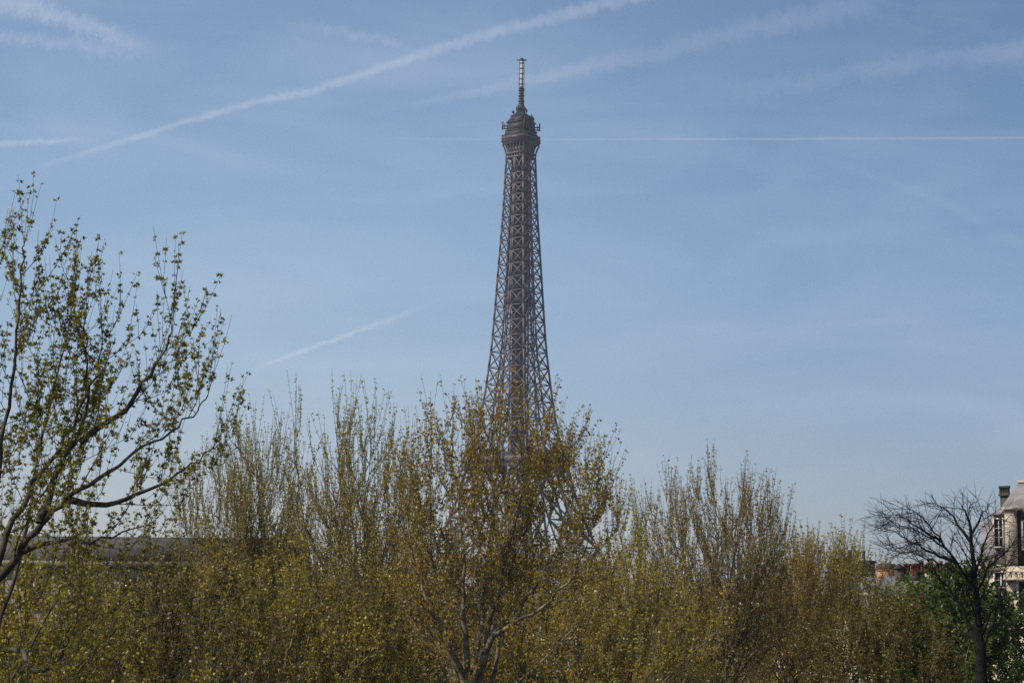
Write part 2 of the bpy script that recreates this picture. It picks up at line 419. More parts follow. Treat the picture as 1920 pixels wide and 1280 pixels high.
b.bar((-2.6 * ca, -2.6 * sa, zm2 + .3), (2.6 * ca, 2.6 * sa, zm2 + .3), 0.5); b.bar((-2.6 * sa, 2.6 * ca, zm2 + .3), (2.6 * sa, -2.6 * ca, zm2 + .3), 0.5)
b.lathe([(1.1, zm2), (1.1, zm2 + .7), (.5, zm2 + 1.4), (.1, zm2 + 1.5)], 8)
b.build('crossbar', M['iron_dark'], rad)

# ------------------------------------------------------------------ trees
def unit(v): return v / (np.linalg.norm(v) + 1e-12)
class Tree:
    def __init__(s, seed, env, trop=0.25, shoot=(0.8, 1.7), leaf=0.055, cl_gap=0.10, per=3.2, twig_r=0.007, sec_gap=0.55, ter_gap=0.38,
                 upright=True, bare=False, up=.82, lobes=1, shoot_r=0.009, spread=0.8):
        s.rng = np.random.default_rng(seed); s.env = env; s.trop = trop; s.shoot = shoot; s.leaf = leaf; s.cl = cl_gap; s.per = per
        s.twig_r = twig_r; s.sec_gap = sec_gap; s.ter_gap = ter_gap; s.upright = upright; s.up = up; s.bare = bare; s.lobes = lobes
        s.wood = MB(); s.shoots = []; s.shoot_r = shoot_r; s.spread = spread; s.nodes = []
    def inside(s, p, k=1.0):
        c, rx, ru, rd = s.env
        d = (p - c); rz = ru if d[2] > 0 else rd
        return (d[0] / rx) ** 2 + (d[1] / rx) ** 2 + (d[2] / rz) ** 2 < k * k
    def grow(s, p, d, L, step, trop, noise, k=1.0):
        pts = [p]; d = unit(d); n = max(2, int(L / step))
        for i in range(n):
            d = unit(d + np.array([0, 0, trop * step]) + s.rng.normal(0, noise, 3) * math.sqrt(step))
            p = p + d * step
            if not s.inside(p, k) and len(pts) > 2 and not s.inside(p - d * step, k): break
            pts.append(p)
        return np.array(pts)
    def side(s, d, incl):
        a = unit(np.cross(d, [0.3, 0.5, 0.9] if abs(d[2]) > .9 else [0, 0, 1.0])); b = np.cross(d, a); t = s.rng.uniform(0, 6.283)
        o = math.cos(t) * a + math.sin(t) * b
        return unit(d * math.cos(incl) + o * math.sin(incl))
    def along(s, pts, gap, t0=0.0):
        seg = np.linalg.norm(np.diff(pts, axis=0), axis=1); cum = np.concatenate([[0], np.cumsum(seg)]); L = cum[-1]
        u = t0 * L + s.rng.uniform(0.2, 1) * gap
        while u < L:
            i = min(int(np.searchsorted(cum, u)) - 1, len(seg) - 1); f = (u - cum[i]) / (seg[i] + 1e-9)
            yield pts[i] * (1 - f) + pts[i + 1] * f, unit(pts[i + 1] - pts[i]), u / L, L
            u += gap * s.rng.uniform(0.6, 1.4)
    def add_shoot(s, p, d, L):
        if s.upright: d = unit(d * (1.35 - s.up) + np.array([0, 0, s.up]) + s.rng.normal(0, .08, 3))
        n = 3; pts = [p]
        for i in range(n):
            d = unit(d + np.array([0, 0, 0.12 if s.upright else -0.02]) + s.rng.normal(0, .06 if s.upright else .16, 3)); pts.append(pts[-1] + d * L / n)
        pts = np.array(pts)
        s.wood.tube(pts, np.linspace(s.shoot_r, s.shoot_r * .45, n + 1), 3)
        s.shoots.append(pts)
    def limb(s, pts, r0, r1=None, level=1):
        r1 = r1 if r1 is not None else 0.012
        s.wood.tube(pts, (r0 - r1) * (1 - np.linspace(0, 1, len(pts))) ** 1.6 + r1, 7 if level == 1 else 5)
        rg = s.rng
        for p, d, t, L in s.along(pts, s.sec_gap, 0.22 if level == 1 else 0.15):
            q = s.grow(p, s.side(d, rg.uniform(.6, 1.05)), rg.uniform(.5, 1.0) * (L * s.spread * (1 - .55 * t) + .5), 0.28, s.trop * .8, 0.2, rg.uniform(.8, 1.0))
            if len(q) < 3: continue
            rs = max(0.22 * (r0 * (1 - t) + r1 * t), s.shoot_r * 1.4)
            s.wood.tube(q, np.linspace(rs, s.shoot_r * 1.0, len(q)), 4)
            s.secondary(q)
        for k in range(4): s.add_shoot(pts[-1], s.side(unit(pts[-1] - pts[-2]), rg.uniform(.05, .45)), rg.uniform(.9, 1.3) * s.shoot[1])
    def secondary(s, q):
        rg = s.rng
        for p, d, t, L in s.along(q, s.ter_gap, 0.1):
            s.add_shoot(p, s.side(d, rg.uniform(.45, 1.0)), rg.uniform(*s.shoot) * (0.45 + .55 * t))
        for k in range(2): s.add_shoot(q[-1], s.side(unit(q[-1] - q[-2]), rg.uniform(.05, .5)), rg.uniform(*s.shoot))
        s.shoots.append(q)
    def auto(s, fork, n, incl=(0.3, 1.0), r=0.10, trunk_r=0.2):
        rg = s.rng; n_in = max(2, int(n * .38))
        for ring, m, lo, hi in ((0, n_in, incl[0], incl[0] + .35 * (incl[1] - incl[0])), (1, n - n_in, incl[0] + .5 * (incl[1] - incl[0]), incl[1])):
            for i in range(m):
                az = 6.283 * (i + rg.uniform(-.3, .3)) / m + ring * .5; th = rg.uniform(lo, hi)
                st = fork - np.array([0, 0, rg.uniform(0, 1.5)])
                d = np.array([math.sin(th) * math.cos(az), math.sin(th) * math.sin(az), math.cos(th)])
                pts = s.grow(st, d, 30, 0.45, s.trop * .12, 0.11, rg.uniform(.86, .98))
                if len(pts) >= 4: s.limb(pts, r * rg.uniform(.75, 1.15))
    def leaves(s, drop=1.0):
        rg = s.rng; P = []; D = []
        for q in s.shoots:
            seg = np.linalg.norm(np.diff(q, axis=0), axis=1); cum = np.concatenate([[0], np.cumsum(seg)]); L = cum[-1]
            n = int(L / s.cl * rg.uniform(.6, 1.25)) + 1
            u = np.sort(rg.uniform(0.05, 1.0, n)) * L
            c = np.stack([np.interp(u, cum, q[:, k]) for k in range(3)], 1)
            P.append(c); D.append(np.repeat(unit(q[-1] - q[0])[None], n, 0))
        P = np.concatenate(P); D = np.concatenate(D); s.nodes = P
        k = rg.poisson(s.per, len(P)); idx = np.repeat(np.arange(len(P)), k); P = P[idx]; D = D[idx]; n = len(P)
        v = rg.normal(0, 1, (n, 3)); v -= (v * D).sum(1)[:, None] * D; v /= np.linalg.norm(v, axis=1)[:, None] + 1e-9
        d = v * .85 + D * .45 + np.array([0, 0, .1]) + rg.normal(0, .25, (n, 3)); d /= np.linalg.norm(d, axis=1)[:, None]
        w = np.cross(d, rg.normal(0, 1, (n, 3))); w /= np.linalg.norm(w, axis=1)[:, None] + 1e-9
        up = np.cross(w, d)
        L = s.leaf * rg.uniform(.3, 1.4, n)[:, None]
        P = P + d * L * .35
        mb = MB()
        if s.lobes == 1:
            V = np.stack([P, P + d * L * .45 + w * L * .42 + up * L * .14, P + d * L, P + d * L * .5 - w * L * .42 + up * L * .12], 1)
            mb.add(V.reshape(-1, 3), np.arange(4 * n).reshape(-1, 4))
        else:
            V = np.stack([P, P + d * L * .38 + w * L * .16 + up * L * .05, P + d * L, P + d * L * .38 - w * L * .16 + up * L * .05,
                          P + d * L * .42 + w * L * .58 + up * L * .16, P + d * L * .05 + w * L * .32 + up * L * .08,
                          P + d * L * .42 - w * L * .58 + up * L * .16, P + d * L * .05 - w * L * .32 + up * L * .08], 1)
            b = np.arange(n)[:, None] * 8
            mb.add(V.reshape(-1, 3), np.concatenate([b + [0, 1, 2, 3], b + [0, 5, 4, 1], b + [0, 3, 6, 7]], 0))
        return mb
    def seeds(s, n, r=0.02):
        rg = s.rng; mb = MB(); idx = rg.choice(len(s.nodes), n)
        for p in s.nodes[idx]:
            c = p + np.array([rg.normal(0, .03), rg.normal(0, .03), -rg.uniform(.04, .12)]); rr = r * rg.uniform(.8, 1.2)
            mb.tube([c + [0, 0, rr * 3.5], c + [0, 0, rr]], 0.004, 3)
            v = np.array([[1, 0, 0], [-1, 0, 0], [0, 1, 0], [0, -1, 0], [0, 0, 1], [0, 0, -1.0]])
            mb.add(c + v * rr, None, [[0, 2, 4], [2, 1, 4], [1, 3, 4], [3, 0, 4], [2, 0, 5], [1, 2, 5], [3, 1, 5], [0, 3, 5]])
        return mb

def plane_tree(label, seed, cx, cy, rx, ru, rd, Y, leafmat, limbs=(), trunk_px=None, n_auto=6, fork_py=1290, cat='tree', group='plane trees in spring leaf',
               name='plane_tree', seedballs=0, trunk_r=0.24, limb_r=0.11, bark='bark', depth_scale=0.5, incl=(.3, 1.0), **kw):
    """crown ellipsoid centre cx,cy and radii in photo pixels at depth Y; limbs are polylines of (px, py, depth offset)"""
    s = Y / (F * math.cos(PITCH) ** 2)
    c = at(cx, cy, Y); tp = at(trunk_px if trunk_px is not None else cx, fork_py, Y)
    base = np.array([tp[0], Y, ground_z(Y)])
    t = Tree(seed, (c - base, rx * s, ru * s, rd * s), **kw)
    fork = tp - base
    n = 9; tr = np.array([[0.25 * math.sin(2.2 * u) * (u * (1 - u)) * 3, 0.15 * math.sin(3 * u) * (u * (1 - u)) * 3, fork[2] * u] for u in np.linspace(0, 1, n)])
    t.wood.tube(tr, np.interp(np.linspace(0, 1, n), [0, .06, 1], [trunk_r * 1.7, trunk_r * 1.15, trunk_r * .62]), 10)
    for li in limbs:
        lp, rr = li[0], li[1]
        pts = np.array([at(px, py, Y + dy) - base for px, py, dy in lp])
        m = len(pts); u = np.linspace(0, m - 1, (m - 1) * 4 + 1)
        P = np.stack([np.interp(u, np.arange(m), pts[:, k]) for k in range(3)], 1)
        P[1:-1] = (P[:-2] + 2 * P[1:-1] + P[2:]) / 4; P[1:-1] += t.rng.normal(0, .026, (len(P) - 2, 3)) 
        t.limb(P, rr, max(0.010, rr * .12))
    if n_auto: t.auto(fork, n_auto, incl, limb_r)
    o = thing(name, label, cat, base, 0, group)
    t.wood.build('trunk', M[bark], o)
    if not t.bare:
        t.leaves().build('crown', M[leafmat], o)
        if seedballs: t.seeds(seedballs).build('seed_balls', M['seed'], o)
    return o

def Ls(r, *pts): return ([(p[0], p[1], p[2] if len(p) > 2 else 0) for p in pts], r)

# the near tree at the left edge
plane_tree('nearest tree at left edge, loose yellow green leaves on dark spreading limbs', 11,
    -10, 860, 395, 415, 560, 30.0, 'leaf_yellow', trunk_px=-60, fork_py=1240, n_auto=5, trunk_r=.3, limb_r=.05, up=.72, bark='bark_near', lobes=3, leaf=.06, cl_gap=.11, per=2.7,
    sec_gap=.26, ter_gap=.19, shoot=(.4, 1.1), shoot_r=.005, trop=.32, spread=.42, limbs=[
    Ls(.08, (-50, 1200), (-10, 1090), (40, 1035, -.2), (75, 980, -.3), (125, 935, -.4), (200, 888, -.4), (250, 850, -.4), (320, 810, -.3), (370, 770, 0), (390, 740, 0)),
    Ls(.07, (75, 980, -.3), (100, 900, 0), (150, 800, .3), (185, 700, .4), (192, 630, .5)),
    Ls(.06, (125, 935, -.4), (195, 948, -.3), (280, 925, 0), (345, 880, .2), (400, 840, .3)),
    Ls(.065, (-30, 1150), (10, 1000, .4), (60, 905, .6), (130, 820, .8), (160, 740, .8), (165, 660, .7), (160, 600, .7)),
    Ls(.055, (150, 830, .7), (230, 770, .6), (285, 700, .5), (315, 640, .4), (325, 600, .4)),
    Ls(.05, (-30, 1050, -.5), (-10, 900, -.4), (20, 760, -.3), (30, 620, -.2), (42, 520, 0), (45, 460, 0)),
    Ls(.05, (40, 1035, -.2), (110, 1010, -.6), (190, 1015, -1), (270, 985, -1.2)),
    Ls(.055, (-50, 1240, 0), (30, 1210, -1), (80, 1265, -1.5), (120, 1225, -1.6), (128, 1190, -1.6), (150, 1110, -1.5)),
    ])
# the brown-leaved tree in front of the tower
plane_tree('wide brownish plane tree standing in front of the iron tower, dotted with dark seed balls', 23,
    945, 1010, 210, 225, 420, 50.0, 'leaf_brown', trunk_px=880, fork_py=1295, n_auto=9, incl=(.1, 1.15), limb_r=.08, seedballs=420, trunk_r=.28, leaf=.056, cl_gap=.10, per=2.2,
    sec_gap=.25, ter_gap=.19, shoot=(.5, 1.35), shoot_r=.007, limbs=[
    Ls(.12, (880, 1290), (905, 1232, -.2), (925, 1190, -.4), (968, 1153, -.5), (995, 1108, -.6), (1036, 1044, -.6), (1095, 1013, -.6), (1130, 950, -.5)),
    Ls(.10, (880, 1290), (872, 1180, -.3), (868, 1120, -.4), (872, 1040, -.4), (862, 970, -.3), (852, 890, 0), (847, 830, 0)),
    Ls(.10, (880, 1290), (842, 1215, -.5), (832, 1180, -.6), (800, 1120, -.7), (772, 1040, -.6), (765, 970, -.5), (770, 890, -.3)),
    Ls(.09, (880, 1290), (905, 1180, .4), (908, 1090, .5), (925, 1000, .6), (928, 920, .7), (925, 850, .7), (921, 800, .7)),
    Ls(.07, (905, 1232, 0), (935, 1100, .3), (950, 1010, .4), (985, 940, .5), (1010, 890, .5), (1035, 860, .5)),
    Ls(.06, (925, 1190, -.4), (1000, 1150, -1), (1065, 1095, -1.3), (1105, 1010, -1.4), (1120, 920, -1.3)),
    ])
# the slender trees behind, left of the tower
plane_tree('slim upright budding tree between near left tree and tall tree beside tower', 31,
    440, 1030, 108, 215, 380, 72.0, 'leaf_olive', n_auto=24, limb_r=.06, incl=(.04, .5), leaf=.055, per=1.8, sec_gap=.42, ter_gap=.29, shoot=(.8, 1.9), shoot_r=.009, up=.92, trop=.14)
plane_tree('tall narrow yellow green tree with thin upright shoots, left of brownish tree', 37,
    668, 1020, 118, 205, 400, 66.0, 'leaf_olive', trunk_px=690, n_auto=24, limb_r=.06, incl=(.04, .52), leaf=.055, per=1.9, sec_gap=.40, ter_gap=.28, shoot=(.8, 1.9), shoot_r=.009, up=.92, trop=.14,
    limbs=[Ls(.10, (690, 1290), (625, 1110), (600, 1050), (570, 980), (556, 900), (552, 820))])
# right of the tower
plane_tree('round topped budding tree with pale forked trunk, right of the iron tower', 41,
    1330, 1095, 152, 185, 330, 82.0, 'leaf_brown', trunk_px=1352, fork_py=1300, n_auto=26, limb_r=.06, incl=(.06, .8), leaf=.06, per=1.6, sec_gap=.42, ter_gap=.28, shoot=(.7, 1.7), shoot_r=.010, up=.92, trop=.12,
    limbs=[Ls(.15, (1352, 1300), (1354, 1210), (1358, 1130), (1375, 1060), (1383, 1020), (1390, 950)),
           Ls(.10, (1352, 1300), (1385, 1230), (1400, 1160), (1440, 1080), (1470, 1000)),
           Ls(.09, (1354, 1240), (1325, 1150), (1290, 1080), (1262, 1010), (1250, 940))])
plane_tree('small budding tree filling gap between brownish tree and round topped tree', 43,
    1190, 1120, 100, 135, 260, 74.0, 'leaf_olive', n_auto=11, limb_r=.07, incl=(.1, 1.0), leaf=.066, per=2.4, sec_gap=.32, ter_gap=.22, shoot=(.8, 1.5), shoot_r=.010)
plane_tree('low budding tree between the round topped tree and far low sparse tree', 45,
    1482, 1135, 92, 105, 260, 98.0, 'leaf_brown', n_auto=16, limb_r=.07, incl=(.06, .75), leaf=.066, per=2.0, sec_gap=.32, ter_gap=.22, shoot=(.8, 1.6), shoot_r=.011, trop=.12)
plane_tree('far low plane tree with sparse spiky top, left of the bare dark tree', 47,
    1575, 1140, 105, 90, 260, 115.0, 'leaf_olive', n_auto=12, limb_r=.09, incl=(.1, 1.1), leaf=.08, per=2.0, sec_gap=.32, ter_gap=.22, shoot=(1.2, 2.4), shoot_r=.013)
# bushy lower crowns along the bottom of the view: one built, the others copied
bushy = plane_tree('leafy plane crown at bottom left in front of the long grey roof', 53,
    240, 1305, 330, 205, 330, 45.0, 'leaf_moss', n_auto=16, fork_py=1450, limb_r=.085, incl=(.1, 1.35), leaf=.064, per=2.5, sec_gap=.27, ter_gap=.19, shoot=(.5, 1.1), shoot_r=.008, group='plane crowns along the bottom')
bushy2 = plane_tree('brownish leafy crown below the slim upright tree at bottom left', 71,
    480, 1325, 300, 205, 330, 52.0, 'leaf_olive', n_auto=15, fork_py=1440, limb_r=.10, incl=(.1, 1.3), leaf=.066, per=2.4, sec_gap=.28, ter_gap=.20, shoot=(.5, 1.2), shoot_r=.008, group='plane crowns along the bottom')
def put(src, px, top_py, Y, sc, rz, label, ref=(1070, 45.0)):
    o = copy_tree(src)
    h_top = float(at(240, 1100, 45.0)[2]) if src is bushy else float(at(480, 1120, 52.0)[2])   # height of the source's top
    o.scale = (sc, sc, sc); p = at(px, top_py, Y)
    o.location = (p[0], Y, p[2] - h_top * sc); o.rotation_euler = (0, 0, rz); o['label'] = label
    return o
put(bushy, 310, 1120, 58, 1.05, 2.9, 'leafy crown at lower left between the near tree and slim upright tree')
put(bushy2, 800, 1095, 64, 1.05, .3, 'leafy crown low behind the left limbs of the brownish tree')
put(bushy, 1000, 1080, 68, 1.05, 4.6, 'leafy crown low behind the right limbs of the brownish tree')
put(bushy2, 60, 1120, 40, .92, 2.1, 'leafy crown filling bottom left corner below the near tree limbs')
put(bushy, 650, 1115, 55, 1.0, .9, 'leafy crown at the bottom between slim trees and brownish tree')
put(bushy2, 1120, 1105, 62, 1.05, 3.2, 'leafy crown at the bottom just right of the brownish tree')
put(bushy, 1270, 1120, 92, 1.05, 5.3, 'leafy crown beneath the round topped tree')
put(bushy2, 1440, 1185, 100, 1.1, 1.5, 'leafy crown before the cream facade right of the round topped tree')
# the right-hand corner
plane_tree('dense moss green tree at bottom right, left of the bare dark tree', 59,
    1655, 1270, 145, 130, 250, 75.0, 'leaf_moss', n_auto=20, fork_py=1390, limb_r=.07, incl=(.1, 1.35), leaf=.066, per=4.0, sec_gap=.27, ter_gap=.18, shoot=(.5, 1.0), shoot_r=.008, name='broadleaf_tree', group=None)
plane_tree('bright green bushy tree right behind the bare dark tree, before the cream mansard house', 61,
    1790, 1238, 145, 160, 250, 84.0, 'leaf_green', n_auto=20, fork_py=1370, limb_r=.07, incl=(.1, 1.35), leaf=.12, per=4.5, cl_gap=.12, sec_gap=.26, ter_gap=.18, shoot=(.4, .8), shoot_r=.008, name='broadleaf_tree', group=None, upright=False)
plane_tree('leafless dark tree with fine bare twigs standing before the mansard house', 67,
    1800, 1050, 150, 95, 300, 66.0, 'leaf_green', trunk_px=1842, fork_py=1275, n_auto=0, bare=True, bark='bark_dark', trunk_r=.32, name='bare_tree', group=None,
    upright=False, trop=.02, sec_gap=.14, ter_gap=.095, shoot=(.25, .65), shoot_r=.008, spread=.36, limbs=[
    Ls(.21, (1842, 1285), (1838, 1220), (1832, 1150), (1827, 1085), (1824, 1040), (1820, 990), (1814, 968), (1804, 948)),
    Ls(.06, (1829, 1105), (1798, 1058, -.3), (1765, 1015, -.5), (1738, 978, -.6), (1720, 960, -.6), (1690, 952, -.6)),
    Ls(.06, (1798, 1058, -.3), (1752, 1038, -.2), (1712, 1020, 0), (1680, 998, .1), (1655, 985, .2)),
    Ls(.05, (1765, 1015, -.5), (1728, 992, -1), (1692, 968, -1.2), (1655, 962, -1.3)),
    Ls(.055, (1830, 1110), (1858, 1058, .4), (1888, 1032, .5), (1918, 1005, .6)),
    Ls(.05, (1828, 1080), (1848, 1010, .8), (1866, 975, 1), (1878, 962, 1.1)),
    Ls(.065, (1838, 1215), (1805, 1140, .5), (1770, 1090, .7), (1742, 1068, .8), (1700, 1040, .8)),
    Ls(.06, (1822, 1020), (1790, 970, .5), (1770, 952, .6), (1750, 943, .6)),
    Ls(.05, (1822, 1000), (1842, 960, -.5), (1850, 956, -.6)),
    Ls(.045, (1790, 1072, .6), (1750, 1050, .9), (1710, 1036, 1), (1662, 1028, 1)),
    Ls(.04, (1775, 1028, -.4), (1740, 1003, .1), (1702, 988, .3), (1662, 984, .4)),
    Ls(.06, (1838, 1230), (1870, 1150, -.4), (1880, 1080, -.6), (1898, 1040, -.7))])

# ------------------------------------------------------------------ buildings
def window_mesh():
    f = MB()
    w, h = .55, 1.0
    for x0, x1, z0, z1 in ((-w - .12, -w, -h - .1, h + .12), (w, w + .12, -h - .1, h + .12), (-w, w, h, h + .12), (-w, w, -h - .1, -h)):
        f.box(x0, x1, -.14, 0, z0, z1)
    f.box(-.04, .04, -.05, 0, -h, h)
    for z in (-.33, .35): f.box(-w, -.04, -.045, 0, z - .02, z + .02); f.box(.04, w, -.045, 0, z - .02, z + .02)
    p = MB(); p.box(-w, w, -.012, .05, -h, h)
    return f.mesh('window', M['white']), p.mesh('pane', M['glass'])
WF, WP = window_mesh()
WF2 = WF.copy(); WF2.materials[0] = M['stone_grey']
def window(parent, x, y, z, rz=0, s=1.0, dull=False):
    o = link('window', WF2 if dull else WF, parent); o.location = (x, y, z); o.rotation_euler = (0, 0, rz); o.scale = (s, 1, s)
    link('pane', WP, o); return o
def pots(mb, x0, x1, y, z, n, r=.16, h=.75):
    for i in range(n):
        x = x0 + (x1 - x0) * (i + .5) / n; hh_ = h * (1 + .35 * math.sin(i * 2.7 + x))
        mb.lathe([(r, z), (r * .8, z + hh_ * .8), (r * 1.05, z + hh_ * .82), (r * 1.05, z + hh_), (.02, z + hh_)], 8, x, y)
def mansard(label, x, y, rz, w, d, eave, ridge, wallmat='stone', roofmat='zinc', chim=2, wins=True, dorm=True, name='apartment_building', group=None, zb=None):
    """facade faces local -y; x,y is the facade's middle; returns the thing"""
    zb = ground_z(y) if zb is None else zb
    o = thing(name, label, 'building', (x, y, zb), rz, group); e, r = eave - zb, ridge - zb
    b = MB(); b.box(-w / 2, w / 2, 0, d, 0, e); wall = b.build('wall', M[wallmat], o)
    b = MB(); b.box(-w / 2 - .35, w / 2 + .35, -.45, d + .45, e, e + .35); b.build('cornice', M[wallmat], o)
    b = MB(); k = e + .35 + (r - e) * .62
    b.prism([(0.05, e + .35), (d - .05, e + .35), (d - 1.3, k), (d * .5, r), (1.3, k)], -w / 2, w / 2)
    for v in b.v: v[:, [0, 1]] = v[:, [1, 0]]
    b.q = [q[:, ::-1] for q in b.q]; b.t = [t[:, ::-1] for t in b.t]
    roof = b.build('roof', M[roofmat], o)
    for i in range(chim):
        cx = -w / 2 + w * (i + .5) / chim
        b = MB(); b.box(cx - .4, cx + .4, d * .25, d * .75, k - 1, r + 1.1); b.box(cx - .5, cx + .5, d * .25 - .1, d * .75 + .1, r + 1.1, r + 1.3)
        c = b.build('chimney', M['soot'], roof)
        for j in range(4):
            m = MB(); m.lathe([(.16, 0), (.13, .6), (.17, .62), (.17, .75), (.02, .75)], 8)
            pm = m.build('chimney_pot', M['clay'], o); pm.location = (cx, d * .3 + d * .4 * (j + .5) / 4, r + 1.3)
    if wins:
        nx = max(2, int(w / 2.9)); nz = int((e - 1) / 3.1)
        for i in range(nx):
            for j in range(max(0, nz - 4), nz):
                window(o, -w / 2 + w * (i + .5) / nx, -.002, e - 1.75 - 3.1 * (nz - 1 - j), dull=True)
            if not dorm: continue
            b = MB(); cx = -w / 2 + w * (i + .5) / nx; hz_ = (k - e) * .72
            b.box(cx - .75, cx + .75, .15, 1.6, e + .36, e + .36 + hz_ + .25)
            dm = b.build('dormer', M[roofmat], o)
            window(o, cx, .148, e + .36 + hz_ * .5 + .05, 0, min(1, hz_ / 2.4), dull=True)
    return o
def px_w(p0, p1, Y): return (p1 - p0) / F * Y
# long building at the left
Y = 135.0; pl, pr = at(-60, 1045, Y), at(548, 1045, Y)
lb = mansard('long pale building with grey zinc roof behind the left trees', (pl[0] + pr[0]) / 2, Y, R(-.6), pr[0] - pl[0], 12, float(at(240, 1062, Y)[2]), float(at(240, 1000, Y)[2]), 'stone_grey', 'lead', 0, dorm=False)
e = at(522, 1010, Y - .4); b = MB(); zb = ground_z(Y)
q = [at(516, 1012, Y + 1.0), at(541, 1012, Y + 1.0), at(541, 1038, Y + .1), at(516, 1038, Y + .1)]
b.hexa([p - np.array(lb.location) for p in (q[3], q[2], q[2] + [0, .5, 0], q[3] + [0, .5, 0], q[0], q[1], q[1] + [0, .5, 0], q[0] + [0, .5, 0])])
so = b.build('skylight', M['skyglass'], lb)
# cream facade glimpsed right of the round-topped tree
Y = 150.0; a = at(1535, 1150, Y)
mansard('sunlit cream apartment building glimpsed through trees right of the tower', a[0], Y, R(-38), 14, 11, float(at(1535, 1118, Y)[2]), float(at(1535, 1078, Y)[2]), 'stone', 'slate_light', 1)
# fill-in roofs far behind the trunks
for i, (px, py, Y, w) in enumerate(((640, 1085, 260, 26), (820, 1110, 300, 30), (1040, 1105, 320, 30), (1250, 1112, 280, 28), (1420, 1120, 330, 26))):
    a = at(px, py, Y)
    mansard(['distant grey roofed building low behind the tall narrow tree', 'distant roof hidden behind left limbs of brownish tree', 'distant roof hidden low behind right limbs of brownish tree',
             'distant building glimpsed low through round topped tree', 'distant building glimpsed right of pale forked trunk'][i], a[0], Y, R((-12, 9, -20, 15, -25)[i]), w, 13,
            float(a[2]) - 4.5, float(a[2]), 'far_wall', 'zinc', 2, group='distant buildings behind the trees', wins=True)
# brick chimney with a rounded zinc top
Y = 128.0; a = at(1664, 1090, Y); zb = ground_z(Y)
hb = thing('brick_house', 'house with broad orange brick chimney under rounded dark cap above moss green tree', 'building', (a[0], Y, zb), R(-35))
zq = lambda py: float(at(1664, py, Y)[2]) - zb
b = MB(); b.box(-7.5, 2.5, 1.2, 9, 0, zq(1150)); b.build('wall', M['stone'], hb)
b = MB(); b.prism([(1.0, zq(1150)), (9.2, zq(1150)), (5.0, zq(1118))], -7.7, 2.7)
for v in b.v: v[:, [0, 1]] = v[:, [1, 0]]
b.build('roof', M['slate'], hb)
b = MB(); b.box(-.78, 0, 0, 1.75, zq(1150), zq(1104)); ch = b.build('chimney', M['stone'], hb)
b = MB(); b.box(-.74, -.04, .04, 1.7, zq(1104), zq(1068)); b.build('brickwork', M['brick'], ch)
b = MB(); b.box(-.84, .06, -.06, 1.81, zq(1106), zq(1103)); b.box(-.8, .02, -.02, 1.77, zq(1069), zq(1067)); b.build('string_course', M['brick'], ch)
b = MB(); n = 9
b.prism([(-.76 + .38 - .38 * math.cos(math.pi * i / n) if 0 else -.37 + .42 * math.cos(math.pi * i / n), zq(1067) + .42 * math.sin(math.pi * i / n)) for i in range(n + 1)], 0, 1.75)
b.build('cap', M['soot'], ch)
# chimney wall of the middle house
Y = 118.0; pl, pr = at(1690, 1100, Y), at(1826, 1100, Y); zb = ground_z(Y)
mh = thing('terraced_house', 'low dark roofed house with long row of chimney pots behind bare tree', 'building', ((pl[0] + pr[0]) / 2, Y, zb), R(-.6))
w = pr[0] - pl[0]; z = lambda py: float(at(1760, py, Y)[2]) - zb
xx = lambda px: (px - 1758) / F * Y * 1.01
b = MB(); b.box(-w / 2, w / 2, .2, 9, 0, z(1118)); b.build('wall', M['stone_grey'], mh)
b = MB(); b.prism([(.0, z(1118)), (9.2, z(1118)), (6, z(1078)), (3.4, z(1078))], -w / 2 - .1, w / 2 + .1)
for v in b.v: v[:, [0, 1]] = v[:, [1, 0]]
b.build('roof', M['slate'], mh)
b = MB(); b.box(xx(1742), xx(1826), 3.2, 3.9, z(1095), z(1072)); b.box(xx(1741), xx(1827), 3.1, 4.0, z(1072), z(1070)); st = b.build('chimney_stack', M['soot'], mh)
for i in range(13):
    px = 1745 + i * 6.0; m = MB(); m.lathe([(.12, 0), (.1, .42), (.13, .44), (.13, .56), (.02, .56)], 8); p_ = m.build('chimney_pot', M['clay' if i % 3 else 'soot'], mh)
    p_.location = (xx(px), 3.55, z(1070)); p_.scale = (1, 1, 1 + .3 * math.sin(i * 2.1))
b = MB(); b.box(xx(1698), xx(1712), 2.6, 3.4, z(1100), z(1064)); b.frustum(.32, .5, z(1064), .05, .1, z(1054), (xx(1698) + xx(1712)) / 2, 3.0); c = b.build('chimney_stack', M['soot'], mh)
for px in (1717, 1723, 1731, 1736):
    m = MB(); m.lathe([(.13, 0), (.11, .6), (.15, .62), (.15, .75), (.02, .75)], 8); p_ = m.build('chimney_pot', M['clay'], mh); p_.location = (xx(px), 3.0, z(1078))
b = MB(); b.box(xx(1714), xx(1739), 2.6, 3.4, z(1096), z(1078)); b.build('chimney_stack', M['soot'], mh)
for px in (1754, 1800):
    b = MB(); b.box(xx(px), xx(px + 7), 2.7, 3.19, z(1100), z(1071)); b.build('party_wall', M['stone'], mh)

